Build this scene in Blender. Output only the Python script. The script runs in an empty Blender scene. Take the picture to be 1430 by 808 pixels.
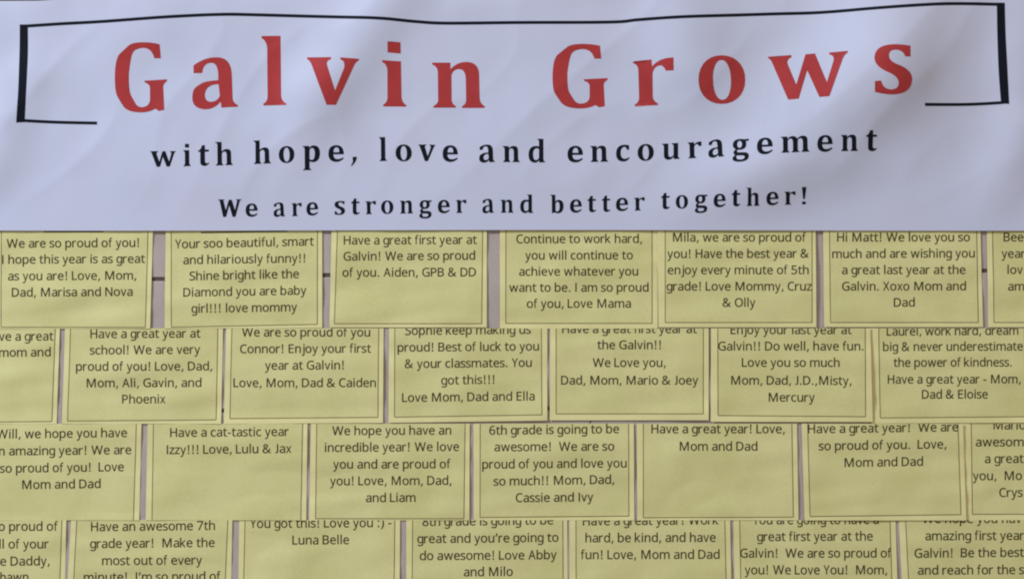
import bpy, math, json, random
from mathutils import Vector, noise
from mathutils.geometry import tessellate_polygon, delaunay_2d_cdt
random.seed(4)

# ---------------------------------------------------------------- camera, light, exposure
# The wall plane is y = 0; one unit of (u, v) is one millimetre on the wall.
MM = 0.001
def P(u, v, h=0.0):
    """(u right, v down, h out of the wall), in millimetres -> world metres"""
    return ((u - 715.0) * MM, -h * MM, (404.0 - v) * MM)

scene = bpy.context.scene
COL = scene.collection
cam = bpy.data.cameras.new("camera")
camera = bpy.data.objects.new("camera", cam)
COL.objects.link(camera)
DIST = 4.5
camera.location = (0.0, -DIST, 0.0)
camera.rotation_euler = (math.radians(90), 0, 0)
cam.angle = 2 * math.atan(0.715 / (DIST - 0.002))
cam.clip_start = 0.05
cam.clip_end = 50
scene.camera = camera

world = bpy.data.worlds.new("World")
scene.world = world
world.use_nodes = True
wb = world.node_tree.nodes["Background"]
wb.inputs[0].default_value = (0.50, 0.455, 0.415, 1)
wb.inputs[1].default_value = 0.62

def area_light(name, loc, target, size, power, color):
    d = bpy.data.lights.new(name, 'AREA')
    d.shape = 'RECTANGLE'; d.size = size[0]; d.size_y = size[1]
    d.energy = power; d.color = color
    o = bpy.data.objects.new(name, d)
    COL.objects.link(o)
    o.location = loc
    o.rotation_euler = (Vector(target) - Vector(loc)).to_track_quat('-Z', 'Y').to_euler()
    return o
area_light("window_light", (-4.2, -2.75, 3.2), (0, 0, 0), (1.1, 0.9), 340.0, (0.725, 0.86, 1.07))
area_light("warm_fill_light", (1.4, -2.6, 2.8), (0.1, 0, 0), (1.5, 0.8), 22.0, (1.0, 0.90, 0.80))  # added dim warm fill against the cool key, no known ceiling lamp

vs = scene.view_settings
scene.display_settings.display_device = 'sRGB'
vs.view_transform = 'Standard'
vs.look = 'None'
vs.exposure = 0.0
vs.gamma = 1.0
scene.cycles.filter_width = 2.1

# ---------------------------------------------------------------- helpers
def srgb(r, g, b):
    f = lambda c: (c / 255 / 12.92) if c <= 10 else ((c / 255 + 0.055) / 1.055) ** 2.4
    return (f(r), f(g), f(b), 1)

def material(name, color, rough=0.6, spec=0.3, vary=0.06, vary_scale=9.0, grain=0.03, grain_scale=700.0, bump=0.05, bump_scale=900.0, second=None):
    m = bpy.data.materials.new(name)
    m.use_nodes = True
    nt = m.node_tree; n = nt.nodes; l = nt.links
    b = n["Principled BSDF"]
    b.inputs["Roughness"].default_value = rough
    b.inputs["Specular IOR Level"].default_value = spec
    geo = n.new("ShaderNodeNewGeometry")
    nz = n.new("ShaderNodeTexNoise"); nz.inputs["Scale"].default_value = vary_scale; nz.inputs["Detail"].default_value = 3
    l.new(geo.outputs["Position"], nz.inputs["Vector"])
    gr = n.new("ShaderNodeTexNoise"); gr.inputs["Scale"].default_value = grain_scale; gr.inputs["Detail"].default_value = 2
    l.new(geo.outputs["Position"], gr.inputs["Vector"])
    mx = n.new("ShaderNodeMix"); mx.data_type = 'RGBA'
    c2 = second or tuple(min(1, c * (1 - vary)) for c in color[:3]) + (1,)
    mx.inputs[6].default_value = color; mx.inputs[7].default_value = c2
    ramp = n.new("ShaderNodeMapRange"); ramp.inputs[1].default_value = 0.32; ramp.inputs[2].default_value = 0.68
    l.new(nz.outputs[0], ramp.inputs[0]); l.new(ramp.outputs[0], mx.inputs[0])
    hs = n.new("ShaderNodeHueSaturation")
    mr = n.new("ShaderNodeMapRange"); mr.inputs[1].default_value = 0.3; mr.inputs[2].default_value = 0.7
    mr.inputs[3].default_value = 1 - grain; mr.inputs[4].default_value = 1 + grain
    l.new(gr.outputs[0], mr.inputs[0]); l.new(mr.outputs[0], hs.inputs["Value"]); l.new(mx.outputs[2], hs.inputs["Color"])
    l.new(hs.outputs[0], b.inputs["Base Color"])
    if bump:
        bn = n.new("ShaderNodeTexNoise"); bn.inputs["Scale"].default_value = bump_scale; bn.inputs["Detail"].default_value = 3
        l.new(geo.outputs["Position"], bn.inputs["Vector"])
        bp = n.new("ShaderNodeBump"); bp.inputs["Strength"].default_value = bump; bp.inputs["Distance"].default_value = 0.0004
        l.new(bn.outputs[0], bp.inputs["Height"]); l.new(bp.outputs[0], b.inputs["Normal"])
    return m

M_BANNER = material("white_banner_paper", (0.61, 0.63, 0.765, 1), 0.5, 0.35, vary_scale=6, second=(0.615, 0.615, 0.74, 1), grain=0.015, bump=0.04)
M_RED = material("red_print", (0.47, 0.042, 0.041, 1), 0.5, 0.3, vary=0.12, vary_scale=30, grain=0.04)
M_BLACK = material("black_print", (0.005, 0.007, 0.014, 1), 0.6, 0.14, grain=0.02)
M_NOTE = material("yellow_note_paper", (0.85, 0.77, 0.37, 1), 0.65, 0.2, vary_scale=16, second=(0.78, 0.70, 0.32, 1), grain=0.035, bump=0.1)
M_BOX = material("yellow_printed_panel", (0.745, 0.685, 0.312, 1), 0.65, 0.2, vary_scale=12, second=(0.675, 0.625, 0.262, 1), grain=0.035, grain_scale=330, bump=0.08)
M_INK = material("note_ink", (0.088, 0.066, 0.023, 1), 0.6, 0.2, vary=0.5, vary_scale=160, grain=0.2, bump=0)
M_LINE = material("note_border_ink", (0.235, 0.19, 0.06, 1), 0.6, 0.2, vary=0.35, vary_scale=60, grain=0.1, bump=0)
M_WALL = material("mauve_wall_paint", (0.515, 0.43, 0.378, 1), 0.45, 0.4, vary=0.12, vary_scale=25, grain=0.05, grain_scale=400, bump=0.35, bump_scale=350)
M_MORTAR = material("dark_joint", (0.16, 0.115, 0.10, 1), 0.9, 0.1, vary=0.3, vary_scale=80, grain=0.1, bump=0.3)

def link_mesh(name, verts, faces, mat, parent=None, smooth=True):
    me = bpy.data.meshes.new(name)
    me.from_pydata(verts, [], faces)
    me.materials.append(mat)
    if smooth:
        me.polygons.foreach_set("use_smooth", [True] * len(me.polygons))
    me.update()
    o = bpy.data.objects.new(name, me)
    COL.objects.link(o)
    if parent: o.parent = parent
    return o

def empty(name, loc, label=None, cat=None, group=None, kind=None):
    o = bpy.data.objects.new(name, None)
    o.empty_display_size = 0.02
    COL.objects.link(o)
    o.location = loc
    if label: o['label'] = label
    if cat: o['category'] = cat
    if group: o['group'] = group
    if kind: o['kind'] = kind
    return o

class Loc:
    """place vertices relative to the thing's own base"""
    def __init__(self, root): self.l = root.location.copy()
    def __call__(self, u, v, h):
        p = P(u, v, h)
        return (p[0] - self.l.x, p[1] - self.l.y, p[2] - self.l.z)

def lerp(a, b, t): return a + (b - a) * t
def smooth01(t):
    t = max(0.0, min(1.0, t)); return t * t * (3 - 2 * t)

def sheet(name, fu, fv, fh, nx, ny, thick, mat, parent, L):
    """curved paper sheet with real thickness: front grid, back rim"""
    verts = []; faces = []
    for j in range(ny + 1):
        for i in range(nx + 1):
            s, t = i / nx, j / ny
            v = fv(s, t); u = fu(s, v)
            verts.append(L(u, v, fh(u, v)))
    W = nx + 1
    for j in range(ny):
        for i in range(nx):
            a = j * W + i
            faces.append((a, a + W, a + W + 1, a + 1))
    if thick:
        ring = [i for i in range(W)] + [j * W + nx for j in range(1, ny + 1)] + [ny * W + i for i in range(nx - 1, -1, -1)] + [j * W for j in range(ny - 1, 0, -1)]
        base = len(verts)
        for r in ring:
            x, y, z = verts[r]; verts.append((x, y + thick * MM, z))
        n = len(ring)
        verts += [verts[r] for r in ring]     # sharp rim: its own copy of the edge
        for k in range(n):
            faces.append((base + n + k, base + n + (k + 1) % n, base + (k + 1) % n, base + k))
        # rim vertices split from the smooth front
        o = link_mesh(name, verts, faces, mat, parent)
        for p in o.data.polygons[nx * ny:]: p.use_smooth = False
        return o
    return link_mesh(name, verts, faces, mat, parent)

def path(pts):
    """outline from on-curve (x, y) and quadratic control (x, y, 0) points -> polyline"""
    q = []
    n = len(pts)
    full = []
    for i, p in enumerate(pts):
        full.append(p)
        nx_ = pts[(i + 1) % n]
        if len(p) == 3 and len(nx_) == 3:
            full.append(((p[0] + nx_[0]) / 2, (p[1] + nx_[1]) / 2))
    n = len(full)
    st = next(i for i, p in enumerate(full) if len(p) == 2)
    full = full[st:] + full[:st]
    i = 0
    while i < n:
        p = full[i]; nx_ = full[(i + 1) % n]
        q.append((p[0], p[1]))
        if len(nx_) == 3:
            e = full[(i + 2) % n]
            for k in range(1, 7):
                t = k / 7; s = 1 - t
                q.append((s*s*p[0] + 2*s*t*nx_[0] + t*t*e[0], s*s*p[1] + 2*s*t*nx_[1] + t*t*e[1]))
            i += 2
        else:
            i += 1
    return q

def oval(cx, cy, rx, ry, n=28, pw=2.15, lean=0.0):
    r = []
    for k in range(n):
        a = 2 * math.pi * k / n
        c, s = math.cos(a), math.sin(a)
        x = rx * math.copysign(abs(c) ** (2 / pw), c); y = ry * math.copysign(abs(s) ** (2 / pw), s)
        r.append((cx + x + lean * y, cy + y))
    return r

def inside(loops, x, y):
    c = False
    for L in loops:
        n = len(L)
        for i in range(n):
            x1, y1 = L[i]; x2, y2 = L[(i + 1) % n]
            if (y1 > y) != (y2 > y) and x < (x2 - x1) * (y - y1) / (y2 - y1) + x1:
                c = not c
    return c

def fill(loops, step):
    """triangulate outlines (even-odd) with extra points so the print can follow a wrinkled sheet"""
    vs_, es = [], []
    for L in loops:
        b = len(vs_)
        pts = []
        for i, p in enumerate(L):
            qn = L[(i + 1) % len(L)]
            d = math.dist(p, qn)
            if d < 1e-6: continue
            k = max(1, int(d / step))
            for j in range(k): pts.append((lerp(p[0], qn[0], j / k), lerp(p[1], qn[1], j / k)))
        vs_ += [Vector(p) for p in pts]
        n = len(pts)
        es += [(b + i, b + (i + 1) % n) for i in range(n)]
    xs = [v.x for v in vs_]; ys = [v.y for v in vs_]
    y = min(ys) + step * .5
    while y < max(ys):
        x = min(xs) + step * .5
        while x < max(xs):
            if inside(loops, x, y): vs_.append(Vector((x, y)))
            x += step
        y += step
    ov, oe, of, *_ = delaunay_2d_cdt(vs_, es, [], 0, 1e-4)
    tris = []
    for f in of:
        cx = sum(ov[i].x for i in f) / len(f); cy = sum(ov[i].y for i in f) / len(f)
        if inside(loops, cx, cy):
            a, b, c = (ov[i] for i in f[:3])
            tris.append(tuple(f) if (b.x-a.x)*(c.y-a.y)-(b.y-a.y)*(c.x-a.x) < 0 else tuple(reversed(f)))
    return [(v.x, v.y) for v in ov], tris

# ---------------------------------------------------------------- the wall of painted blocks
wall = empty("wall", (0, 0, 0), kind='structure')
TILT = -0.0098
def block_mesh(w, h):
    b = 1.1; d = 9.0
    def q(u, v, hh): return ((u) * MM, -hh * MM, (-v) * MM)
    V = []; F = []
    rings = [(0.0, -d), (0.0, -b), (b * .35, -b * .35), (b * 1.2, 0.0)]
    for ins, hh in rings:
        V += [q(ins, ins, hh), q(w - ins, ins, hh), q(w - ins, h - ins, hh), q(ins, h - ins, hh)]
    for r in range(3):
        for k in range(4):
            F.append((r*4 + k, r*4 + 4 + k, r*4 + 4 + (k+1) % 4, r*4 + (k+1) % 4))
    F.append((12, 15, 14, 13))
    me = bpy.data.meshes.new("block")
    me.from_pydata(V, [], F); me.materials.append(M_WALL); me.update()
    return me
BW, BH, J = 390.0, 186.5, 1.3
bme = block_mesh(BW - J, BH - J)
bme_tall = block_mesh(BW - J, 290 - J)
k = 0
for row in range(-2, 2):
    v0 = 386.5 + row * BH
    off = 825.0 if row % 2 else 1020.0
    for c in range(-4, 3):
        u0 = off + c * BW
        if u0 > 1640 or u0 + BW < -210: continue
        o = bpy.data.objects.new("block", bme_tall if row == 1 else bme)
        COL.objects.link(o); o.parent = wall
        o.location = P(u0 + J/2, v0 + TILT * u0 + J/2, random.uniform(-0.25, 0.25))
        o.rotation_euler = (0, -TILT, 0)
link_mesh("mortar", [P(-220, -10, -1.4), P(1650, -10, -1.4), P(1650, 840, -1.4), P(-220, 840, -1.4)], [(0, 3, 2, 1)], M_MORTAR, wall, smooth=False)

# ---------------------------------------------------------------- the banner
def seg_dist(u, v, s):
    x0, y0, x1, y1 = s
    dx, dy = x1 - x0, y1 - y0
    t = max(0, min(1, ((u - x0) * dx + (v - y0) * dy) / (dx*dx + dy*dy)))
    return math.hypot(u - x0 - t * dx, v - y0 - t * dy)
RIDGES = [  # crest line, half width, height (all mm)
    ((990, 335, 1235, 95), 55, 18.0),
    ((1235, 95, 1285, -60), 62, 17.0),
    ((948, -40, 965, 85), 42, 13.5),
    ((563, -30, 448, 130), 34, 10.5),
    ((445, 130, 400, 230), 30, 3.0),
    ((760, 60, 700, 330), 70, 3.5),
    ((200, 20, 330, 330), 80, 4.0),
    ((-22, 258, 40, 110), 26, 6.5),
    ((-10, 20, -2, 160), 14, 2.2),
    ((60, -10, 200, 20), 34, 2.0),
    ((1445, -20, 1425, 110), 26, 5.0),
    ((1375, 320, 1425, 180), 28, 8.0),
    ((640, 6, 860, -24), 18, 2.4),
]
def banner_h(u, v):
    fade = smooth01((332 - v) / 110) * 0.93 + 0.07
    h = 0.0
    for s, w, a in RIDGES:
        d = seg_dist(u, v, s)
        h += 0.88 * a * math.exp(-d * d / (2 * w * w))
    h += 1.8 * noise.noise(Vector((u / 110, v / 85, 3.1))) + 0.75 * (1 - abs(noise.noise(Vector(((u + 0.9 * v) / 95, (v - 0.5 * u) / 210, 5.5)))) * 2) ** 2 + 0.55 * noise.noise(Vector((u / 38, v / 52, 9.7)))
    return 4.6 + max(-0.9, h * fade) + 2.0 * smooth01((250 - v) / 250)
banner = empty("banner", P(715, 322, 0), "long wrinkled white banner with big red title lettering, mounted above all the yellow notes", "banner")
LB = Loc(banner)
def b_top(s): return lerp(1.6, -6, smooth01(s * 9)) + 0 * s
sheet("banner_sheet", lambda s, v: lerp(-120, 1560, s),
      lambda s, t: lerp((2.2 if s < .1 else 2.2 - 9 * smooth01((s - .1) / .06)) if s < .5 else -14, 321.6 + 0.5 * math.sin(s * 9), t),
      banner_h, 420, 84, 0.35, M_BANNER, banner, LB)

def print_on_banner(name, loops, mat, step=5.0, lift=0.22):
    V, T = fill(loops, step)
    return link_mesh(name, [LB(u, v, banner_h(u, v) + lift) for u, v in V], T, mat, banner)

# title letters: outlines read off the banner (local units: 6.7333 per mm, with the origin given)
S = 808 / 120
TITLE = {
 'G': ((150, 45), [[(497,120),(508,250),(447,250),(425,158,0),(345,153),(262,158,0),(222,255,0),(207,400),(205,560,0),(250,640,0),(285,703,0),(325,708),(398,705,0),(405,640),(405,525),(402,492,0),(356,476),(352,460),(565,447),(565,465),(533,485,0),(530,515),(540,733),(490,745),(455,722),(400,757,0),(320,757),(190,755,0),(115,640,0),(75,560,0),(75,430),(78,250,0),(170,165,0),(240,101,0),(345,101),(430,101,0)]], 757),
 'a': ((260, 45), [[(75,390),(73,318),(170,242,0),(290,240),(425,238,0),(432,400),(440,625),(448,672,0),(490,688),(488,703),(335,712),(328,655),(270,730,0),(180,728),(62,722,0),(62,620),(65,545,0),(120,502,0),(190,462,0),(305,455),(305,400),(300,292,0),(240,292),(165,294,0),(155,388)],
                   [(308,492),(185,495,0),(180,595),(183,658,0),(240,658),(300,652,0),(320,600)]], 707),
 'l': ((350, 45), [[(105,40),(283,38),(290,600),(295,655,0),(338,674),(338,688),(122,692),(123,674),(160,655,0),(162,610),(158,160),(154,85,0),(105,60)]], 690),
 'v': ((420, 45), [[(62,242),(290,242),(288,262),(243,275,0),(252,315),(328,555),(412,345),(428,280,0),(378,264),(378,245),(552,258),(548,274),(520,288,0),(503,328),(335,688),(248,688),(110,320),(92,272,0),(64,260)]], 688),
 'i': ((520, 45), [[(145,92),(265,100),(268,205),(145,195)],
                   [(93,268),(270,278),(275,610),(281,668,0),(320,687),(318,702),(103,700),(103,684),(140,662,0),(143,620),(143,370),(140,305,0),(95,286)]], 701),
 'n': ((580, 45), [[(158,290),(330,290),(330,352),(390,285,0),(480,283),(597,285,0),(600,400),(605,625),(612,680,0),(655,700),(650,715),(440,715),(440,697),(475,685,0),(478,640),(475,440),(470,350,0),(410,350),(352,354,0),(340,410),(342,640),(346,680,0),(382,697),(380,712),(170,712),(172,694),(212,680,0),(215,640),(212,380),(210,325,0),(160,308)]], 714),
 'r': ((870, 45), [[(92,280),(265,262),(270,328),(335,246,0),(470,245),(472,365),(398,368),(378,318,0),(345,318),(282,328,0),(275,400),(278,610),(286,655,0),(328,674),(326,688),(110,700),(110,683),(148,663,0),(150,620),(142,360),(138,308,0),(93,296)]], 697),
 'o': ((960, 45), [oval(319, 451, 221, 227), oval(320, 454, 85, 186, lean=0.03)], 678),
 'w': ((1065, 45), [[(48,235),(265,220),(265,243),(220,258,0),(230,305),(308,500),(395,215),(483,208),(590,480),(652,280),(664,228,0),(615,220),(613,202),(783,188),(783,206),(752,222,0),(735,268),(612,612),(520,618),(410,365),(330,632),(232,640),(85,290),(72,258,0),(50,250)]], 640),
 's': ((1190, 45), [[(522,145),(522,245),(472,245),(450,183,0),(380,183),(315,185,0),(318,240),(320,290,0),(400,320),(540,365,0),(540,460),(535,592,0),(360,598),(270,597,0),(190,575),(188,475),(245,470),(265,552,0),(345,552),(412,548,0),(412,490),(410,440,0),(330,400),(183,345,0),(183,255),(190,135,0),(365,132),(450,132,0)]], 598),
}
def title_loops(ch):
    (ox, oy), loops, base = TITLE[ch]
    out = []
    for L in loops:
        q = path(L) if ch != 'o' else L
        out.append([(ox + x / S, oy + y / S) for x, y in q])
    return out
def second_G():
    out = []
    for L in title_loops('G'):
        out.append([(760 + (77 + ((x - 150) * S - 75) * 518 / 490) / S, 45 + (115 + ((y - 45) * S - 101) * 605 / 656) / S) for x, y in L])
    return out
for ch in "Galvin":
    print_on_banner("title_letter", title_loops(ch), M_RED)
print_on_banner("title_letter", second_G(), M_RED)
for ch in "rows":
    print_on_banner("title_letter", title_loops(ch), M_RED)

# black frame around the title
def stroke(pts, w):
    L, R = [], []
    for i, p in enumerate(pts):
        a = pts[max(0, i - 1)]; b = pts[min(len(pts) - 1, i + 1)]
        d = math.dist(a, b); nx_, ny_ = -(b[1] - a[1]) / d, (b[0] - a[0]) / d
        L.append((p[0] + nx_ * w / 2, p[1] + ny_ * w / 2)); R.append((p[0] - nx_ * w / 2, p[1] - ny_ * w / 2))
    return L + R[::-1]
def catmull(pts, n=8):
    out = []
    for i in range(len(pts) - 1):
        p0 = pts[max(0, i - 1)]; p1 = pts[i]; p2 = pts[i + 1]; p3 = pts[min(len(pts) - 1, i + 2)]
        for k in range(n):
            t = k / n
            out.append(tuple(0.5 * (2*p1[c] + (p2[c]-p0[c])*t + (2*p0[c]-5*p1[c]+4*p2[c]-p3[c])*t*t + (-p0[c]+3*p1[c]-3*p2[c]+p3[c])*t**3) for c in (0, 1)))
    out.append(pts[-1]); return out
top = catmull([(38, 37.2), (90, 33.8), (146, 30.9), (245, 23.9), (309, 21), (356, 21.4), (480, 25), (534, 27), (580, 31), (622, 33.2), (712, 32.5), (851, 31.7), (891, 28.6), (950, 25.2), (1069, 20.6), (1148, 18.4), (1227, 12.9), (1306, 7.6), (1350, 6.6), (1394, 7.2)])
print_on_banner("frame_line", [stroke(top, 4.3)], M_BLACK)
print_on_banner("frame_bar", [catmull([(28.6, 35), (28.2, 80), (27, 125), (24, 171.8)]) + catmull([(35.8, 171.2), (38.5, 120), (40, 80), (39.8, 35)])], M_BLACK)
print_on_banner("frame_line", [stroke(catmull([(34, 168.9), (80, 171), (136, 172.2)]), 4.2)], M_BLACK)
print_on_banner("frame_bar", [catmull([(1390.6, 4.8), (1391.6, 50), (1393.5, 100), (1397, 145.5)]) + catmull([(1408.2, 145.6), (1405.8, 100), (1403.2, 50), (1401.8, 5)])], M_BLACK)
print_on_banner("frame_line", [stroke(catmull([(1289.5, 146.9), (1350, 146.3), (1399, 143.8)]), 4.2)], M_BLACK)

# smaller black lettering: same face, outlines in units where the x-height is 425 and y points up
BK = {
 'n': [[(0,425),(172,425),(172,363),(232,430,0),(322,432),(440,430,0),(442,315),(447,95),(454,35,0),(497,15),(492,0),(282,0),(282,20),(317,30,0),(320,75),(317,275),(312,365,0),(252,365),(194,360,0),(182,305),(184,75),(187,35,0),(224,20),(222,0),(12,0),(14,20),(54,35,0),(57,75),(54,335),(52,390,0),(2,407)]],
 'h': [[(-5,635),(172,637),(176,368),(232,430,0),(322,432),(440,430,0),(442,315),(447,95),(454,35,0),(497,15),(492,0),(282,0),(282,20),(317,30,0),(320,75),(317,275),(312,365,0),(252,365),(194,360,0),(182,305),(184,75),(187,35,0),(224,20),(222,0),(12,0),(14,20),(54,35,0),(57,75),(54,555),(52,602,0),(-5,617)]],
 'm': [[(0,425),(172,425),(172,363),(232,430,0),(310,432),(400,430,0),(432,358),(490,432,0),(585,432),(703,430,0),(705,315),(710,95),(717,35,0),(760,15),(755,0),(545,0),(545,20),(580,30,0),(583,75),(580,275),(575,365,0),(515,365),(458,360,0),(447,305),(447,75),(450,35,0),(490,20),(487,0),(280,0),(282,20),(317,30,0),(320,75),(317,275),(312,365,0),(252,365),(194,360,0),(182,305),(184,75),(187,35,0),(224,20),(222,0),(12,0),(14,20),(54,35,0),(57,75),(54,335),(52,390,0),(2,407)]],
 'u': [[(0,425),(175,425),(175,140),(180,62,0),(235,62),(300,65,0),(320,120),(320,345),(318,395,0),(270,405),(270,425),(447,425),(447,80),(450,28,0),(497,15),(495,0),(330,0),(325,60),(270,-10,0),(180,-10),(52,-8,0),(50,130),(50,340),(48,395,0),(0,405)]],
 't': [[(100,550),(182,550),(182,425),(285,425),(285,368),(182,368),(182,130),(185,62,0),(235,60),(262,60,0),(282,78),(292,52),(240,-10,0),(170,-10),(52,-8,0),(55,110),(55,368),(0,368),(0,402),(75,425,0)]],
 'p': [[(0,425),(172,425),(175,375),(225,435,0),(295,435),(462,430,0),(462,225),(458,-10,0),(270,-10),(215,-10,0),(184,20),(184,-150),(188,-190,0),(235,-200),(235,-218),(10,-218),(12,-200),(55,-190,0),(57,-150),(54,335),(52,390,0),(2,407)],
        [(184,300),(200,368,0),(250,368),(325,365,0),(325,215),(322,55,0),(245,52),(205,52,0),(184,80)]],
 'b': [[(-5,635),(172,637),(175,375),(225,435,0),(295,435),(462,430,0),(462,225),(458,-10,0),(255,-10),(200,-10,0),(150,20),(70,-8),(57,-5),(54,555),(52,602,0),(-5,617)],
        [(184,300),(200,368,0),(250,368),(325,365,0),(325,215),(322,55,0),(245,52),(205,52,0),(184,80)]],
 'd': [[(262,637),(442,637),(445,85),(450,30,0),(497,15),(495,0),(322,-8),(318,55),(265,-12,0),(190,-12),(3,-5,0),(5,205),(10,432,0),(225,435),(280,435,0),(314,418),(313,560),(312,608,0),(264,618)],
        [(313,345),(295,370,0),(245,370),(140,365,0),(140,210),(145,58,0),(215,58),(290,60,0),(313,120)]],
 'e': [[(430,190),(140,190),(145,62,0),(260,62),(340,62,0),(405,110),(428,82),(340,-12,0),(225,-12),(3,-8,0),(5,205),(8,432,0),(230,435),(428,430,0)],
        [(142,245),(302,245),(305,375,0),(225,378),(150,372,0)]],
 'c': [[(385,415),(385,300),(320,300),(305,375,0),(250,378),(140,370,0),(140,215),(145,62,0),(265,62),(325,62,0),(378,105),(400,78),(330,-12,0),(225,-12),(3,-8,0),(5,205),(5,435,0),(250,437),(330,437,0)]],
 'g': [[(430,428),(430,375),(348,365),(367,330,0),(367,290),(362,143,0),(190,143),(160,143,0),(140,148),(118,125,0),(120,105),(125,78,0),(200,78),(290,75),(430,70,0),(430,-30),(425,-175,0),(200,-175),(-5,-172,0),(0,-80),(5,-20,0),(75,5),(25,30,0),(28,80),(35,130,0),(90,165),(10,200,0),(12,285),(18,433,0),(195,435),(260,435,0),(300,420)],
        oval(190, 290, 62, 92, 16), [(110,-5),(250,-10),(320,-15,0),(318,-55),(310,-115,0),(205,-115),(105,-115,0),(105,-55),(103,-20,0)]],
 'W': [[(0,600),(215,600),(215,580),(175,572,0),(182,540),(255,215),(350,585),(450,585),(555,215),(625,535),(635,578,0),(580,580),(580,600),(770,600),(768,580),(722,568,0),(710,530),(570,-5),(475,-5),(365,375),(265,-5),(165,-5),(55,540),(42,578,0),(0,580)]],
 ',': [[(50,130),(150,135),(165,15,0),(20,-115),(0,-92),(72,-10,0),(45,60)]],
 '!': [[(0,600),(110,600),(78,180),(35,180)], oval(56, 50, 52, 52, 14, 2)],
}
def from_title(ch, slope=0.0):
    (ox, oy), loops, base = TITLE[ch]
    qs = [path(L) if ch != 'o' else L for L in loops]
    x0 = min(x for q in qs for x, y in q)
    return [[(x - x0, (base - (0 if ch not in 'os' else 7) - (y + slope * (x - x0 - 40)))) for x, y in q] for q in qs]
for ch, sl in (('a', .01), ('l', 0), ('v', -.02), ('i', -.03), ('r', .056), ('o', 0), ('w', .063), ('s', 0)):
    BK[ch] = from_title(ch, sl)
for ch in 'nhmutpbdecgW,!':
    BK[ch] = [path(L) if any(len(p) == 3 for p in L) else L for L in BK[ch]]

LINE2 = [[('w',210.6,245.9,232.6),('i',256.5,267.1,232.4),('t',277.4,292.6,231.5),('h',301.3,325.9,231.0)],
 [('h',354.3,378.9,228.8),('o',389.7,411.5,227.6),('p',423,447.1,226.2),('e',458.8,480.4,225.6),(',',490.1,498.3,226.0)],
 [('l',529.5,540.5,225.0),('o',552.5,575.1,225.2),('v',584.4,608.1,225.4),('e',618.2,639.4,225.8)],
 [('a',669.2,691.3,226.3),('n',702,726,226.6),('d',738,761.3,226.8)],
 [('e',792.4,813.9,226.5),('n',824.2,849,226.2),('c',860.2,879,225.2),('o',890.2,912.8,224.5),('u',924.3,949.2,222.6),('r',960,979.2,220.9),('a',988.7,1010.8,219.2),('g',1022,1044.7,217.2),('e',1055.9,1077.7,215.6),('m',1089,1128.7,213.4),('e',1139.5,1160.8,212.3),('n',1172.3,1196.4,211.6),('t',1207.6,1223,211.2)]]
LINE3 = [[('W',304.8,337.7,302.6),('e',343.3,359.9,302.3)],
 [('a',382.3,398.5,302),('r',407.4,421.4,301.6),('e',428.1,444.4,300.6)],
 [('s',467.3,481.9,299.8),('t',490.5,502.3,299.4),('r',510.4,525,298.9),('o',532.2,549.4,298.6),('n',558.5,577,298.1),('g',585.6,602.7,297.8),('e',611.5,628,297.4),('r',636.7,651.2,297.2)],
 [('a',673.6,689.8,297),('n',699,717.1,297),('d',726.4,744.7,297.1)],
 [('b',768.2,786.9,297.4),('e',795.8,812.3,296.6),('t',820.2,832.2,296),('t',840.3,852.1,295.6),('e',860,877,294.4),('r',885.4,900.1,293.8)],
 [('t',922.9,935,291.8),('o',943.3,960.4,291.2),('g',969.9,987.2,290.2),('e',995.9,1012.6,289.1),('t',1021,1032.9,288),('h',1041.3,1060,287.7),('e',1069.4,1086.2,286.4),('r',1094.5,1109.9,285.8),('!',1118.8,1125,285.6)]]
def black_line(words, xh, kasc, name):
    allc = [c for w in words for c in w]
    for w in words:
        loops = []
        for c in w:
            i = allc.index(c)
            a = allc[max(0, i - 1)]; b = allc[min(len(allc) - 1, i + 1)]
            slope = (b[3] - a[3]) / ((b[1] + b[2] - a[1] - a[2]) / 2)
            ch, xl, xr, base = c
            G = BK[ch]
            gx0 = min(p[0] for L in G for p in L); gx1 = max(p[0] for L in G for p in L)
            for L in G:
                q = []
                for x, y in L:
                    u = xl + (x - gx0) / (gx1 - gx0) * (xr - xl)
                    if y > 425: y = 425 + (y - 425) * kasc
                    q.append((u, base - y / 425 * xh + slope * (u - (xl + xr) / 2)))
                loops.append(q)
        print_on_banner(name, loops, M_BLACK, 4.0)
black_line(LINE2, 22.2, 0.94, "subtitle_word")
black_line(LINE3, 17.9, 0.84, "slogan_word")

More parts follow.
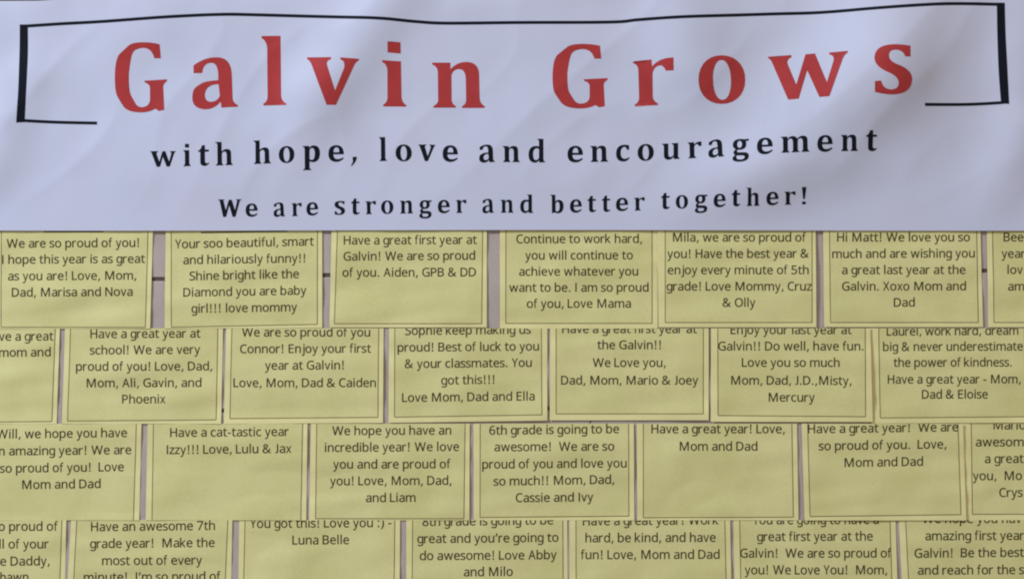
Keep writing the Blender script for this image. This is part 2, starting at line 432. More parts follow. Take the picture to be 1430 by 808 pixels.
# ---------------------------------------------------------------- lettering of the notes
GLYPHS = json.loads(r'''{"a":[[231,437,299,428,347,403,376,358,385,293,385,0,334,0,320,61,317,61,279,22,234,-1,172,-8,103,6,75,23,55,48,41,80,37,119,50,176,87,219,152,245,243,257,316,259,316,285,310,330,293,359,265,375,227,380,163,370,106,347,84,400,151,426],[252,208,184,200,141,182,118,155,110,119,115,87,132,66,157,53,188,49,238,56,279,79,306,117,315,172,315,210]],
"b":[[139,461,138,410,135,373,139,373,189,419,226,432,272,437,344,423,401,381,437,312,449,215,444,147,427,91,400,48,365,17,322,-2,272,-8,226,-3,189,10,139,55,133,55,119,0,68,0,68,609,139,609],[260,379,219,374,188,361,165,339,150,308,139,217,139,214,145,144,165,93,202,61,261,51,312,61,348,93,369,145,376,216,369,287,348,338,311,368]],
"c":[[241,-8,187,-2,139,15,99,45,69,87,50,143,44,213,51,284,71,342,102,385,142,415,191,432,245,438,309,431,358,415,337,356,292,370,244,376,204,371,172,358,148,335,131,303,117,213,131,126,148,94,172,71,202,58,240,53,302,60,351,78,351,15,304,-2]],
"d":[[221,-8,148,6,92,48,56,117,44,214,56,311,93,381,149,424,221,438,280,429,323,407,354,374,359,374,356,405,354,438,354,609,425,609,425,0,368,0,358,58,354,58,323,24,279,1],[232,51,290,60,328,88,348,135,355,200,355,213,349,284,329,336,291,369,231,379,181,368,146,334,124,281,117,213,124,144,146,93,181,61]],
"e":[[234,438,286,432,329,414,364,385,390,346,406,299,411,244,411,201,117,201,127,137,154,90,197,62,254,52,327,60,392,82,392,20,327,-1,251,-8,194,-2,143,17,101,48,70,91,51,146,44,212,50,277,68,333,96,378,134,411,181,431],[233,380,188,372,154,348,130,309,119,257,338,257,326,322,292,364,266,376]],
"f":[[266,375,158,375,158,0,87,0,87,375,12,375,12,408,87,432,87,457,92,507,104,547,124,577,152,597,186,609,227,613,274,609,310,599,292,544,262,552,228,556,197,550,175,532,162,502,158,458,158,430,266,430]],
"g":[[221,438,297,422,329,402,355,373,359,373,369,430,425,430,425,-7,420,-63,404,-109,378,-146,341,-172,293,-187,233,-192,147,-186,78,-165,78,-100,149,-125,237,-134,286,-126,324,-101,347,-63,355,-13,355,4,356,32,358,57,354,57,329,28,299,8,221,-8,147,7,91,51,56,121,44,214,56,306,91,377,147,423],[230,379,197,374,169,359,147,336,130,303,117,213,124,143,146,92,182,60,232,50,288,58,326,85,349,131,356,197,356,214,343,309,326,340,302,362,270,374]],
"h":[[139,431,138,399,135,370,140,370,174,407,221,429,273,437,321,433,360,421,391,400,413,370,426,330,431,280,431,0,361,0,361,275,355,321,338,353,308,372,265,379,222,374,189,360,166,338,150,308,139,222,139,0,68,0,68,609,139,609]],
"i":[[139,430,139,0,68,0,68,430],[104,591,133,580,145,546,133,512,104,501,75,512,63,546,75,580]],
"j":[[18,-192,-18,-190,-44,-183,-44,-126,-19,-132,9,-134,51,-120,64,-100,68,-67,68,430,139,430,139,-64,126,-133,110,-159,87,-177,56,-189],[63,546,75,580,104,591,133,580,145,546,133,512,104,501,75,512]],
"k":[[138,291,137,257,135,221,138,221,152,240,172,264,189,285,326,430,409,430,235,246,421,0,336,0,187,200,138,158,138,0,68,0,68,609,138,609]],
"l":[[139,0,68,0,68,609,139,609]],
"m":[[540,438,603,429,649,401,676,352,685,280,685,0,615,0,615,277,610,321,594,353,567,372,528,379,474,369,438,342,418,298,411,237,411,0,342,0,342,277,332,333,303,367,253,379,215,374,185,360,164,338,150,308,139,223,139,0,68,0,68,430,125,430,136,371,140,371,173,409,217,431,266,438,312,433,349,420,378,398,398,366,402,366,427,398,461,420,499,433]],
"n":[[275,438,343,429,391,401,421,352,431,280,431,0,361,0,361,275,355,321,338,353,308,372,265,379,204,368,166,338,146,289,139,223,139,0,68,0,68,430,125,430,136,371,140,371,175,409,222,431]],
"o":[[442,216,428,121,388,51,324,7,241,-8,163,7,100,51,59,121,44,216,50,282,68,336,97,380,137,412,186,431,244,438,299,431,347,412,387,380,417,336,436,282],[117,216,130,128,147,95,172,71,203,56,243,51,282,56,314,71,339,95,356,128,369,216,355,303,338,335,314,359,282,374,242,379,185,368,147,335,124,284]],
"p":[[273,438,344,424,401,383,437,313,449,216,444,148,427,93,401,49,365,17,322,-2,272,-8,213,1,170,24,139,55,134,55,137,20,139,-16,139,-192,68,-192,68,430,126,430,136,371,139,371,170,405,213,429],[260,379,221,374,190,362,167,342,152,313,139,229,139,216,150,126,165,93,188,70,220,55,261,51,297,56,326,72,348,98,364,131,376,217,369,283,348,334,311,367]],
"q":[[354,-9,355,25,358,58,354,58,303,11,266,-3,219,-8,148,6,93,48,56,117,44,214,50,282,67,338,93,381,129,413,172,432,221,438,267,433,304,419,355,371,358,371,369,430,425,430,425,-192,354,-192],[233,51,272,55,304,67,327,87,342,116,355,199,355,213,348,285,328,337,290,369,231,379,181,368,145,334,124,281,117,213,124,145,146,93,182,61]],
"r":[[269,438,295,437,319,433,310,368,287,372,264,374,217,363,176,334,149,289,139,229,139,0,68,0,68,430,126,430,134,351,137,351,170,395,214,426]],
"s":[[348,119,343,80,327,49,302,24,268,6,176,-8,99,-1,42,19,42,83,104,60,178,49,224,53,256,66,274,86,280,112,271,141,239,167,174,196,103,228,57,266,45,292,41,324,52,372,85,408,137,430,202,438,275,430,339,409,315,353,258,372,197,380,131,366,114,350,108,328,119,298,154,274,219,246,289,215,333,176]],
"t":[[212,50,245,53,272,59,272,5,240,-4,200,-8,138,4,112,20,91,44,78,79,74,125,74,375,13,375,13,409,75,437,103,528,144,528,144,430,269,430,269,375,144,375,144,127,149,93,163,69,185,54]],
"u":[[427,430,427,0,370,0,359,57,356,57,321,20,273,-1,220,-8,173,-4,134,8,103,29,81,59,68,99,63,148,63,430,135,430,135,153,141,108,158,76,188,57,230,51,273,55,306,69,330,91,345,121,357,206,357,430]],
"v":[[163,0,0,430,75,430,167,176,180,137,193,96,201,63,204,63,214,96,227,138,241,176,332,430,407,430,244,0]],
"w":[[346,243,336,276,328,308,321,335,316,357,313,357,308,335,302,307,294,275,284,242,207,1,127,1,9,431,82,431,141,201,153,154,163,109,169,73,172,73,178,97,185,128,193,160,201,188,277,431,354,431,428,188,440,149,451,109,457,74,460,74,466,108,477,153,489,201,549,431,621,431,502,1,419,1]],
"x":[[170,220,22,430,102,430,213,268,322,430,402,430,253,220,410,0,330,0,213,172,94,0,14,0]],
"y":[[1,430,76,430,169,185,184,144,196,105,205,68,209,68,224,121,245,186,333,430,409,430,224,-59,188,-130,138,-176,106,-188,67,-192,34,-190,9,-186,9,-130,30,-133,56,-135,99,-126,130,-99,152,-59,174,-2]],
"z":[[346,0,31,0,31,47,262,375,45,375,45,430,340,430,340,377,112,55,346,55]],
"A":[[437,0,368,177,141,177,73,0,0,0,224,575,289,575,512,0],[282,415,274,438,263,473,255,500,247,468,238,438,230,415,165,241,346,241]],
"B":[[241,573,336,565,404,541,445,497,459,431,446,371,409,328,350,304,350,300,415,279,461,236,474,203,478,163,472,115,454,74,425,42,385,19,337,5,279,0,78,0,78,573],[256,329,318,335,357,352,377,382,384,423,376,463,351,490,308,506,245,511,150,511,150,329],[150,269,150,61,265,61,330,68,371,91,394,125,401,168,388,221,370,241,344,256,260,269]],
"C":[[323,517,241,502,206,482,178,456,139,383,125,286,131,220,147,164,175,117,213,83,262,62,322,55,394,62,460,78,460,15,393,-2,312,-8,232,1,166,28,115,72,78,131,56,203,49,287,53,349,67,406,89,456,120,499,159,534,206,559,261,575,324,581,409,572,482,547,453,486,394,508]],
"D":[[536,292,528,203,501,131,457,74,399,33,325,8,237,0,78,0,78,573,254,573,335,565,404,540,460,501,502,446,528,377],[460,289,454,359,435,415,404,457,361,487,308,505,244,511,150,511,150,62,228,62,329,76,402,119,446,190]],
"E":[[398,0,78,0,78,573,398,573,398,509,150,509,150,330,383,330,383,268,150,268,150,63,398,63]],
"G":[[326,302,524,302,524,22,431,-1,323,-8,241,1,173,28,120,71,81,130,57,202,49,286,58,370,84,442,127,500,186,544,259,571,346,581,437,572,516,547,489,484,421,508,342,517,278,510,225,489,181,455,150,409,131,353,124,286,130,222,146,166,175,119,216,84,270,62,340,55,404,59,452,68,452,238,326,238]],
"H":[[516,0,443,0,443,267,150,267,150,0,78,0,78,573,150,573,150,330,443,330,443,573,516,573]],
"I":[[239,0,32,0,32,42,99,57,99,515,32,531,32,573,239,573,239,531,172,515,172,57,239,42]],
"J":[[-3,-152,-37,-150,-63,-142,-63,-81,-35,-87,-5,-89,33,-81,63,-53,74,3,74,573,146,573,146,9,141,-42,128,-82,105,-113,75,-135,39,-148]],
"L":[[78,0,78,573,150,573,150,64,400,64,400,0]],
"M":[[330,0,142,502,139,502,142,461,144,407,144,347,144,0,78,0,78,573,184,573,361,103,364,103,544,573,650,573,650,0,578,0,578,352,579,408,581,460,584,501,581,501,390,0]],
"N":[[532,0,447,0,141,476,138,476,141,432,143,378,144,320,144,0,78,0,78,573,161,573,467,99,470,99,468,137,466,193,464,249,464,573,532,573]],
"O":[[577,287,573,224,561,166,540,116,510,73,473,38,428,13,375,-3,314,-8,251,-3,196,13,151,39,114,73,85,116,65,167,49,288,56,370,78,442,114,500,166,545,232,572,314,581,393,572,459,545,510,501,547,442,570,370],[125,287,130,220,145,163,171,117,207,83,255,62,314,55,373,62,420,83,456,117,481,163,496,220,501,287,490,384,456,457,398,503,314,518,255,511,207,490,171,457,145,411,130,354]],
"P":[[229,573,326,562,393,528,431,475,444,404,433,336,395,278,364,255,324,238,216,223,150,223,150,0,78,0,78,573],[223,511,150,511,150,285,208,285,298,296,330,311,352,334,365,363,370,401,361,449,334,484,289,504]],
"S":[[403,153,396,106,378,66,348,35,307,11,257,-3,198,-8,137,-5,83,4,41,19,41,88,113,65,201,55,273,66,316,98,330,147,318,194,277,230,196,265,131,294,85,330,57,375,48,435,54,477,71,513,99,542,136,563,180,576,231,581,318,572,389,549,366,487,302,508,229,517,169,507,133,478,121,434,133,386,172,351,246,318,332,279,385,228,398,194]],
"V":[[481,573,277,0,204,0,0,573,75,573,204,205,220,160,231,119,241,80,250,119,262,161,277,207,405,573]],
"W":[[735,573,583,0,510,0,399,375,389,410,380,443,373,471,370,488,367,471,361,443,352,409,342,373,234,0,161,0,10,573,85,573,174,223,183,186,190,151,196,118,201,87,206,119,213,154,222,191,232,227,333,573,407,573,512,225,523,187,532,151,538,117,544,87,550,129,560,175,572,224,660,573]],
"X":[[467,0,385,0,233,249,79,0,3,0,193,298,15,573,95,573,236,348,377,573,453,573,276,300]],
"Y":[[227,291,376,573,454,573,263,222,263,0,191,0,191,219,0,573,79,573]],
"Z":[[427,0,30,0,30,55,332,508,40,508,40,573,419,573,419,518,118,64,427,64]],
"5":[[221,351,275,346,322,331,361,307,389,274,407,232,413,183,407,128,387,81,356,43,314,15,261,-2,199,-8,116,0,51,23,51,90,121,62,200,52,274,65,302,82,323,106,336,137,341,176,332,225,306,262,262,284,197,292,146,288,99,280,64,302,86,573,373,573,373,508,146,508,132,342,169,348]],
"6":[[44,245,51,342,75,433,121,510,155,539,196,562,246,576,306,581,344,579,377,573,377,513,344,520,308,523,257,518,216,504,183,483,158,454,127,380,115,291,119,291,150,326,194,350,255,358,302,353,342,338,375,313,400,279,416,236,421,184,415,129,399,82,372,44,336,15,291,-2,239,-8,163,7,101,54,77,89,59,133],[238,51,284,59,320,84,343,125,351,184,344,233,324,271,289,295,241,303,175,287,131,248,115,198,123,146,146,99,185,64]],
"7":[[109,0,344,508,35,508,35,573,419,573,419,518,187,0]],
"8":[[229,581,318,565,352,546,378,519,395,485,400,443,385,383,346,338,291,303,355,265,401,216,414,185,419,148,413,104,395,65,367,34,330,11,284,-3,231,-8,174,-3,126,10,89,33,61,63,45,101,39,146,43,183,56,214,99,264,158,299,107,336,71,383,58,444,63,485,80,518,107,545,141,565],[108,145,116,107,138,76,176,55,229,48,281,55,319,76,342,108,350,148,335,197,293,235,229,265,217,270,157,237,121,197],[228,524,188,518,155,502,134,476,127,441,141,391,179,357,232,330,282,357,317,392,330,441,323,476,302,502,270,518]],
"!":[[131,161,85,161,65,573,151,573],[58,43,61,69,72,85,107,97,142,85,153,69,157,43,153,18,142,2,107,-11,72,2,61,18]],
"&":[[244,581,318,567,345,549,366,524,378,494,383,458,374,411,350,372,268,308,423,159,457,216,479,286,550,286,518,191,468,114,585,0,490,0,420,67,366,28,303,2,223,-8,171,-4,127,10,91,32,65,63,48,102,43,149,57,220,100,273,166,318,133,358,107,403,96,456,101,493,114,524,135,548,165,567],[209,273,159,239,128,201,116,152,124,112,146,81,181,61,225,55,273,59,314,71,375,111],[241,524,211,519,186,506,171,485,165,457,180,404,225,350,292,401,308,428,313,458,308,484,294,505,271,519]],
".":[[58,43,61,69,72,85,107,97,142,85,153,69,157,43,153,18,142,2,107,-11,72,2,61,18]],
",":[[154,84,136,23,111,-42,85,-103,33,-103,49,-38,63,31,73,93,148,93]],
"-":[[32,184,32,246,226,246,226,184]],
":":[[58,43,61,69,72,85,107,97,142,85,153,69,157,43,153,18,142,2,107,-11,72,2,61,18],[58,387,61,412,72,429,107,441,142,429,153,412,157,387,153,362,142,345,107,332,72,345,61,362]],
")":[[209,220,196,94,158,-24,91,-127,25,-127,87,-20,124,98,137,221,124,346,87,465,24,573,91,573,158,468,196,348]],
"\u2019":[[131,564,112,503,88,437,62,376,10,376,21,424,32,476,42,527,50,573,125,573]]}''')
G = {}
for ch, loops in GLYPHS.items():
    G[ch] = [[(L[i], L[i + 1]) for i in range(0, len(L), 2)] for L in loops]
G['I'] = [[(0, 0), (72, 0), (72, 573), (0, 573)]]
G['J'] = [path([(100,573),(172,573),(172,130),(170,-8,0),(55,-8),(25,-8,0),(5,2),(5,66),(25,56,0),(55,56),(100,58,0),(100,130)])]
ADV = dict(zip("abcdefghijklmnopqrstuvwxyz", (981,1076,866,1076,1019,625,964,1076,470,490,931,470,1636,1076,1080,1076,1076,714,801,686,1076,925,1464,887,927,809)))
ADV.update({'A':1185,'B':1114,'C':1092,'D':1260,'E':1000,'G':1292,'H':1276,'I':516,'J':653,'L':861,'M':1751,'N':1322,'O':1356,'P':1058,'S':941,'V':1162,'W':1822,'X':1063,'Y':998,'Z':959,
            '!':667,'&':1397,'.':517,',':511,'-':627,':':548,')':621,'\u2019':452,' ':463,'5':1038,'6':1038,'7':1038,'8':1038})
def embolden(loops, d):
    out = []
    for L in loops:
        q = []
        n = len(L)
        sg = 1
        for i in range(n):
            a, p, b = L[i - 1], L[i], L[(i + 1) % n]
            d1 = math.dist(a, p) or 1; d2 = math.dist(p, b) or 1
            n1 = ((p[1] - a[1]) / d1, -(p[0] - a[0]) / d1); n2 = ((b[1] - p[1]) / d2, -(b[0] - p[0]) / d2)
            mx, my = n1[0] + n2[0], n1[1] + n2[1]
            k = math.hypot(mx, my)
            if k < 0.35: mx, my, k = n1[0], n1[1], 1.0
            mx /= k; my /= k
            s = min(1.6, 1 / max(0.4, mx * n1[0] + my * n1[1]))
            if i == 0:
                mid = ((p[0] + b[0]) / 2 + n2[0] * 1.5, (p[1] + b[1]) / 2 + n2[1] * 1.5)
                sg = -1 if inside(loops, *mid) else 1
            q.append((p[0] + mx * s * d * sg, p[1] + my * s * d * sg))
        out.append(q)
    return out
TRI = {}
for ch, loops in G.items():
    loops = embolden(loops, 9 if ch not in '.,!:' else 6)
    flat, t = fill(loops, 140)
    tt = []
    for a, b, c in t:
        A, B, C_ = flat[a], flat[b], flat[c]
        cr = (B[0]-A[0])*(C_[1]-A[1]) - (B[1]-A[1])*(C_[0]-A[0])
        if abs(cr) < 1: continue
        tt.append((a, b, c) if cr > 0 else (a, c, b))
    TRI[ch] = (flat, tt, min(p[0] for p in flat), max(p[0] for p in flat))

def width(text): # in em, without side bearings
    return sum(ADV[c] for c in text) / 2048 - 0.07

def line_tris(text, x0, x1, y0, y1, em):
    """triangles (u, v) of one printed line from x0 to x1, baseline y0 -> y1"""
    nat = width(text) * em
    if x0 is None: x0 = x1 - nat
    if x1 is None: x1 = x0 + nat
    sx = (x1 - x0) / width(text)          # mm per em, horizontally
    slope = (y1 - y0) / max(1, x1 - x0)
    pen = -0.035
    out = []
    for c in text:
        adv = ADV[c] / 2048
        if c != ' ':
            flat, tris, gx0, gx1 = TRI[c]
            gw = (gx1 - gx0) * 0.00112
            k = 1.0
            if gw > adv * 0.93: k = adv * 0.93 / gw
            cx = pen + adv / 2
            for t in tris:
                q = []
                for i in t:
                    x, y = flat[i]
                    u = x0 + (cx + (x - (gx0 + gx1) / 2) * 0.00112 * k) * sx
                    q.append((u, y0 + slope * (u - x0) - y * 0.00110 * em))
                out.append(q)
        pen += adv
    return out

def clip(tris, lo, hi):
    """keep what lies between two horizontal cuts (v >= lo and v <= hi)"""
    for lim, sg in ((lo, 1), (hi, -1)):
        res = []
        for q in tris:
            n = len(q); o = []
            for i in range(n):
                a, b = q[i], q[(i + 1) % n]
                ia, ib = sg * (a[1] - lim) >= 0, sg * (b[1] - lim) >= 0
                if ia: o.append(a)
                if ia != ib:
                    t = (lim - a[1]) / (b[1] - a[1]); o.append((lerp(a[0], b[0], t), lim))
            if len(o) >= 3: res.append(o)
        tris = res
    return tris

# ---------------------------------------------------------------- the yellow notes
GROUP = "yellow printed message notes in rows under the banner"
def note(label, top, Lx, Rx, bot, bl, br, bb, lines, em, h0, text_top=None, under=0.0):
    """Lx, Rx, bl, br: x of paper edges / printed border at the top and at the bottom; bot, bb: y at left and right"""
    seed = random.uniform(0, 900)
    vb = max(bot)
    uc = (max(Lx[0], -60) + min(Rx[0], 1490)) / 2
    t0 = empty("paper_note", P(uc, vb, 0), label, "note", GROUP)
    L = Loc(t0)
    vt = top - under
    ramp = lambda p, v: lerp(p[0], p[1], (v - top) / (vb - top))
    curl_r, curl_l, curl_b = (random.uniform(0.1, 0.9), random.uniform(0.0, 0.5), random.uniform(0.0, 0.6))
    def fh(u, v):
        s = (u - ramp(Lx, v)) / max(1, ramp(Rx, v) - ramp(Lx, v)); t = (v - top) / (vb - top)
        h = h0 * 0.8 + 2.3 * noise.noise(Vector((u / 75, v / 55, seed))) * (0.35 + 0.65 * smooth01(t * 2)) * smooth01((1.02 - t) * 6 + .25)
        h += 1.3 * noise.noise(Vector((u / 120, v / 27 + u / 300, seed + 90))) * smooth01((.98 - t) * 5) * smooth01((t + .02) * 5)
        h += 0.35 * noise.noise(Vector((u / 24, v / 30, seed + 40)))
        h += curl_r * smooth01((s - .72) / .28) * t + curl_l * smooth01((.22 - s) / .22) * t * .5 + curl_b * 0.5 * smooth01((t - .7) / .3)
        return max(0.35, h)
    def vbot(u): 
        w = (u - Lx[1]) / (Rx[1] - Lx[1]); return lerp(bot[0], bot[1], max(0, min(1, w)))
    fu = lambda s, v: lerp(ramp(Lx, v), ramp(Rx, v), s)
    def fv(s, t):
        return lerp(vt, vbot(lerp(Lx[1], Rx[1], s)), t)
    sheet("paper", fu, fv, fh, 50, 46, 0.22, M_NOTE, t0, L)
    # printed panel inside the border
    vbb = lambda s: min(lerp(bb[0], bb[1], s), lerp(*bot, s) - .3)
    fh1 = lambda u, v: fh(u, v) + 0.08
    sheet("text_box", lambda s, v: lerp(ramp(bl, v), ramp(br, v), s), lambda s, t: lerp(vt + .3, vbb(s), t), fh1, 50, 46, 0, M_BOX, t0, L)
    # border line
    def strip(pts, w0, horiz=False):
        V, F = [], []; b = 0
        for (u, v) in pts:
            for s in (-.5, .5):
                uu, vv = (u, v + s * w0) if horiz else (u + s * w0, v)
                V.append(L(uu, vv, fh(uu, vv) + 0.17))
        for i in range(len(pts) - 1):
            k = b + i * 2
            F.append((k, k + 2, k + 3, k + 1) if not horiz else (k, k + 1, k + 3, k + 2))
        link_mesh("border_line", V, F, M_LINE, t0)
    N = 24
    for e in (bl, br):
        if -60 < e[0] < 1490:
            vend = vbb(0 if e is bl else 1)
            strip([(ramp(e, lerp(vt + .4, vend, i / N)), lerp(vt + .4, vend, i / N)) for i in range(N + 1)], 1.15)
    if min(bb) < min(bot) - 0.8:
        strip([(lerp(ramp(bl, vb), ramp(br, vb), i / 40), lerp(bb[0], bb[1], i / 40)) for i in range(41)], 1.15, True)
    # lettering
    V, F = [], []
    for ln in lines:
        txt, x0, x1, y0, y1 = ln
        if txt == '_':
            m = 24; tr = []
            for i in range(m):
                a, b = lerp(x0, x1, i / m), lerp(x0, x1, (i + 1) / m)
                ya, yb = lerp(y0, y1, i / m), lerp(y0, y1, (i + 1) / m)
                tr.append([(a, ya + .9), (b, yb + .9), (b, yb - .9), (a, ya - .9)])
        else:
            tr = line_tris(txt, x0, x1, y0, y1, em)
        tr = clip(tr, text_top if text_top is not None else top + .3, 900)
        for q in tr:
            b = len(V)
            V.extend(L(u, v, fh(u, v) + 0.24) for u, v in q)
            F.append(tuple(range(b, b + len(q))))
    if V: link_mesh("lettering", V, F, M_INK, t0)
    return t0

def Z(X0, Y0, s=1365 / 245):
    return (lambda z: X0 + z / s), (lambda z: Y0 + z / s)

T1, T2, T3, T4 = 321.5, 458.0, 591.0, 725.3
E1, E2, E3, E4 = 19.0, 19.1, 19.4, 19.7
# ---- first row
def row1(X0, rows):
    x, y = Z(X0, 318); return [(t, x(a), x(b) if b is not None else None, y(c), y(d)) for t, a, b, c, d in rows]
note("yellow note leftmost in the top row, hoping this year is as great as you", T1, (-4,-4.5), (213.5,209.7), (458.6,458.6), (1.8,1.4), (206.6,203), (456.5,456.9),
 row1(0, [('_',340,805,31,30),("We are so proud of you!",52,1088,155,148),("I hope this year is as great",12,1125,280,272),("as you are! Love, Mom,",62,1062,408,402),("Dad, Marisa and Nova",92,1032,535,528)]), E1, 2.3, under=14, text_top=315)
note("yellow note in the top row comparing a girl to a bright diamond", T1, (231.3,229.7), (449.9,450), (458.6,457.3), (239,239.3), (443.3,443), (456.6,452.6),
 row1(225, [('_',310,985,38,26),("Your soo beautiful, smart",110,1185,160,137),("and hilariously funny!!",172,1128,283,268),("Shine bright like the",222,1072,408,390),("Diamond you are baby",172,1128,535,518),("girl!!! love mommy",238,1055,660,648)]), E1, 2.4, under=14, text_top=315)
note("yellow three-line note in the top row wishing a great first year", T1, (462.9,459.9), (679.8,679.8), (456.8,456.8), (471.2,466.8), (674,672.6), (451.8,451.6),
 row1(450, [("Have a great first year at",165,1200,130,125),("Galvin! We are so proud",165,1190,255,247),("of you. Aiden, GPB & DD",157,1197,380,377)]), E1, 2.4, under=14)
note("yellow note in the top row telling someone to continue to work hard", T1, (698,698), (918.6,918.4), (458.6,458.6), (706.5,706.2), (910.6,910.6), (451.2,451.2),
 row1(685, [("Continue to work hard,",202,1180,120,117),("you will continue to",272,1107,247,245),("achieve whatever you",222,1150,372,370),("want to be. I am so proud",147,1230,497,495),("of you, Love Mama",282,1092,622,620)]), E1, 2.0, under=14)
note("yellow note in the top row about enjoying every minute of 5th grade", T1, (918,919.4), (1138.9,1140), (456.7,456.6), (928.9,928.9), (1133.9,1133.9), (450,450),
 row1(905, [("Mila, we are so proud of",187,1225,107,107),("you! Have the best year &",152,1250,235,232),("enjoy every minute of 5th",152,1250,360,360),("grade! Love Mommy, Cruz",145,1270,487,487),("& Olly",580,832,613,613)]), E1, 3.2, under=14)
note("yellow note in the top row wishing a great last year, with Xoxo", T1, (1149.4,1150.8), (1369.2,1372.8), (456.3,456.3), (1158.3,1159.8), (1363.9,1366.2), (450,450),
 row1(1135, [("Hi Matt! We love you so",187,1222,107,105),("much and are wishing you",150,1262,235,230),("a great last year at the",227,1187,360,358),("Galvin. Xoxo Mom and",227,1193,487,485),("Dad",630,795,613,611)]), E1, 2.5, under=14)
note("yellow note cut off by the photo's right edge in the top row", T1, (1378.1,1379.9), (1596,1598), (456.5,456.5), (1386,1388.4), (1590,1591), (450,450),
 row1(1330, [("Bee",398,None,105,105),("year",385,None,233,233),("lov",425,None,358,358),("am",432,None,487,487)]), E1, 2.4, under=14)

# ---- second row (x in mm, baselines in mm)
note("yellow note cut off by the photo's left edge in the second row", T2, (-137,-141), (83.5,79), (591.4,591.2), (-130,-134), (77.2,72.2), (589.8,588),
 [("ve a great",None,74,475.4,474.9),("mom and",None,70.9,497.9,497)], E2, 1.8)
note("yellow note in the second row wishing a great year at school", T2, (90.6,86.5), (311.3,308.8), (591.3,591.3), (98.4,94.2), (304.1,301.6), (587.4,585.8),
 [("Have a great year at",125.7,279.5,471.8,471),("school! We are very",125.7,279,494.6,493.4),("proud of you! Love, Dad,",105.9,296.5,517.3,516.7),("Mom, Ali, Gavin, and",119.9,281.3,540.4,539.7),("Phoenix",170.2,230.7,562.9,562.5)], E2, 1.9)
note("yellow four-line note in the second row saying enjoy your first year", T2, (315.8,312.3), (535.7,534.8), (591.2,590), (323.8,320.8), (528.8,527.6), (584,582.2),
 [("We are so proud of you",337.8,517.2,469.5,469.5),("Connor! Enjoy your first",335.5,517.7,492.8,492),("year at Galvin!",370.5,481.3,515.8,515.3),("Love, Mom, Dad & Caiden",326.2,525.2,540.1,539.9)], E2, 1.9)
note("yellow note in the second row wishing the best of luck to classmates", T2, (543.2,542.3), (764.3,764.3), (589.8,586.7), (551.3,550.9), (755.9,756.8), (581.9,578.7),
 [("Sophie keep making us",566.2,741,467.4,465.6),("proud! Best of luck to you",555,752.9,490.7,488.9),("& your classmates. You",565.3,742.8,513.5,511.7),("got this!!!",616.4,691.6,536.5,535.2),("Love Mom, Dad and Ella",561.7,746.6,560.7,558.5)], E2, 2.6)
note("yellow note in the second row with the short line We Love you", T2, (768.1,767.6), (989.6,989.6), (586.4,586.2), (776.6,776.6), (982.1,982.1), (577.4,577.4),
 [("Have a great first year at",784.6,972.6,464.7,464.7),("the Galvin!!",834.4,924.1,487.1,487.1),("We Love you,",827.7,929.9,511.9,511.9),("Dad, Mom, Mario & Joey",783.4,974.7,536.5,536.5)], E2, 2.6)
note("yellow note in the second row saying do well, have fun, overlapping its right neighbour", T2, (992.7,992.3), (1215.3,1218.5), (588.3,588.6), (1002.2,1002.7), (1208.1,1208.4), (579.7,581.2),
 [("Enjoy your last year at",1019.6,1188.7,466.1,466.1),("Galvin!! Do well, have fun.",1002.7,1206.3,488.9,488.9),("Love you so much",1036.1,1172.5,511.7,511.7),("Mom, Dad, J.D.,Misty,",1019.8,1189.2,536.5,536.9),("Mercury",1072.2,1137.2,560.2,560.2)], E2, 3.8)
note("yellow note at the right end of the second row about the power of kindness", T2, (1214,1217), (1436.5,1438.5), (590.9,589.5), (1227.2,1229.5), (1430.8,1432), (583.1,581.3),
 [("Laurel, work hard, dream",1238.5,1422.3,468.3,467),("big & never underestimate",1233.1,1428.2,489.8,488.9),("the power of kindness.",1248.2,1413.3,511.7,511.3),("Have a great year - Mom,",1239.4,1425.5,535.2,534.7),("Dad & Eloise",1287.3,1379.4,556.2,555.9)], E2, 1.7)

# ---- third row
note("yellow note leftmost in the third row, hoping for an amazing year", T3, (-26,-29), (197.5,194.2), (725.9,725.9), (-16,-19), (190.3,186.1), (731,731),
 [("Will, we hope you have",None,177.4,611.8,609.6),("an amazing year! We are",None,183.1,635.5,633.5),("so proud of you!  Love",0,172.7,659.5,657.2),("Mom and Dad",29.6,140.4,682.3,680.7)], E3, 1.5)
note("yellow note in the third row wishing a cat-tastic year", T3, (205.9,203.2), (429.4,427.6), (725.9,725.9), (214.1,212.2), (422.6,420), (731,731),
 [("Have a cat-tastic year",237,403,609.6,608),("Izzy!!! Love, Lulu & Jax",231.9,406.6,633.5,631.7)], E3, 1.5)
note("yellow note in the third row wishing an incredible year", T3, (433.9,431.5), (655.9,655.4), (725.9,725.9), (442.3,440.5), (649.4,647.8), (723.6,723.6),
 [("We hope you have an",463.9,630.4,607.1,606.2),("incredible year! We love",453.1,641,630.4,629),("you and are proud of",465.6,628.6,653.7,653.2),("you! Love, Mom, Dad,",461.2,630.8,677.1,676.2),("and Liam",510.9,580.5,700.4,700)], E3, 1.5)
note("yellow note in the third row saying 6th grade is going to be awesome", T3, (661.1,661.3), (885,885.9), (725.9,725.9), (670.6,670.3), (877.8,878.3), (721.8,720),
 [("6th grade is going to be",683.2,864.5,606.5,604.2),("awesome!  We are so",690.4,857.7,629.5,628.4),("proud of you and love you",673.3,875.3,653.7,652),("so much!! Mom, Dad,",689.5,858.2,677.4,674.8),("Cassie and Ivy",720.5,828.1,700.4,699.3)], E3, 1.5)
note("mostly blank third-row note of two lines, right of the 6th grade note", T3, (889.1,890), (1113,1115.1), (725.9,725.9), (898.4,898.4), (1105.8,1107.9), (722.3,721.4),
 [("Have a great year! Love,",909.2,1096.4,604.4,604.4),("Mom and Dad",948,1057.8,628.6,628.6)], E3, 1.5)
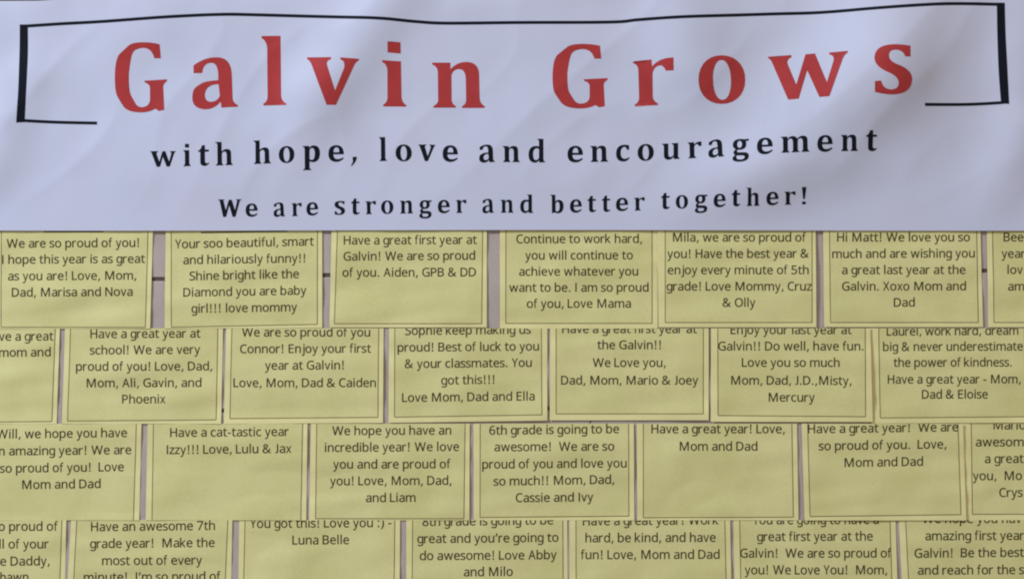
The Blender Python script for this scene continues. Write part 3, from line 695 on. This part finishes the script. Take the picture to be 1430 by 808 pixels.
note("yellow three-line note in the third row, second from the right", T3, (1119.2,1123.4), (1344.8,1349.2), (725.9,725.9), (1127.7,1131.3), (1337.6,1342), (720.5,717.8),
 [("Have a great year!  We are",1127.7,1337.9,604.4,601.5),("so proud of you.  Love,",1143.5,1321.8,628.1,625.4),("Mom and Dad",1178.1,1289.1,651.4,649.6)], E3, 3.6)
note("yellow note cut off by the photo's right edge in the third row", 588.6, (1342.5,1346.5), (1570,1572), (725.9,725.9), (1356.4,1358.2), (1564,1565), (717.5,717.0),
 [("Mario",1386.4,None,599,599),("awesom",1362.7,1430,622.7,622.5),("a great",1375.3,None,646,645.6),("you,  Mo",1359.1,None,669.9,669.5),("Crys",1395.9,None,693.2,693)], E3, 0.9, text_top=591.5)

# ---- fourth row
B4 = 868
note("yellow note in the bottom left corner, signed by Daddy", T4, (-133,-136), (92.5,89.5), (B4,B4), (-126,-128), (86.5,80.9), (B4-7,B4-7),
 [("o proud of",None,80.2,740.6,740.2),("ll of your",None,67.7,765.1,764.8),("e Daddy,",0,69.4,789.1,788.6),("hawn",0,39.7,811.3,811)], E4, 1.3)
note("yellow note in the bottom row wishing an awesome 7th grade year", T4, (99,91), (324.4,321.8), (B4,B4), (107.1,99.8), (318.1,311.8), (B4-7,B4-7),
 [("Have an awesome 7th",126.4,300.4,741.1,739.1),("grade year!  Make the",125.9,299.6,764.6,762.9),("most out of every",142.2,281.6,788.2,787.4),("minute!  I\u2019m so proud of",116.5,307.3,811.5,810)], E4, 1.3)
note("yellow note in the bottom row with a typed smiley after You got this", T4, (333.8,332), (558.7,557.7), (B4,B4), (342.1,338.8), (551.3,549.7), (B4-7,B4-7),
 [("You got this! Love you :) -",349.4,546.5,736.5,735.1),("Luna Belle",408.4,487.4,759.6,759)], E4, 1.3)
note("yellow note in the bottom row saying 8th grade is going to be great", T4, (567.3,567), (792,793.4), (B4,B4), (576.2,575.2), (786,786.6), (B4-7,B4-7),
 [("8th grade is going to be",589.9,772.6,733.8,731.4),("great and you\u2019re going to",583,779.8,757.7,755.7),("do awesome! Love Abby",586,776.9,781.4,780),("and Milo",647.6,716.1,804,803.3)], E4, 1.3)
note("yellow note in the bottom row saying be kind and have fun", T4, (795.2,795.6), (1019.6,1022.4), (B4,B4), (804.3,804.8), (1012.2,1015), (B4-7,B4-7),
 [("Have a great year! Work",813.4,1003,732.9,731.4),("hard, be kind, and have",817.2,999.4,756.5,755.7),("fun! Love, Mom and Dad",811.5,1005,780,779.4)], E4, 1.3)
note("yellow note in the bottom row starting You are going to have", T4, (1024.2,1026.8), (1250.8,1254.8), (B4,B4), (1033,1035.6), (1242.9,1247), (B4-7,B4-7),
 [("You are going to have a",1051.6,1227.2,731.4,731),("great first year at the",1057.6,1218.9,754.8,754),("Galvin!  We are so proud of",1033.6,1244.3,778,777.6),("you! We Love You!  Mom,",1040.4,1239.2,801.1,801.1)], E4, 1.3)
note("yellow note in the bottom right corner telling someone to be the best", T4, (1255.2,1262.5), (1482,1489), (B4,B4), (1264.7,1272), (1475,1481), (B4-7,B4-7),
 [("We hope you hav",1287.8,None,729.7,729.4),("amazing first year",1292.1,1430,753.6,753.1),("Galvin!  Be the best",1277,1429.7,778,776.6),("and reach for the s",1281.8,1430,801.6,800.8)], E4, 1.3)
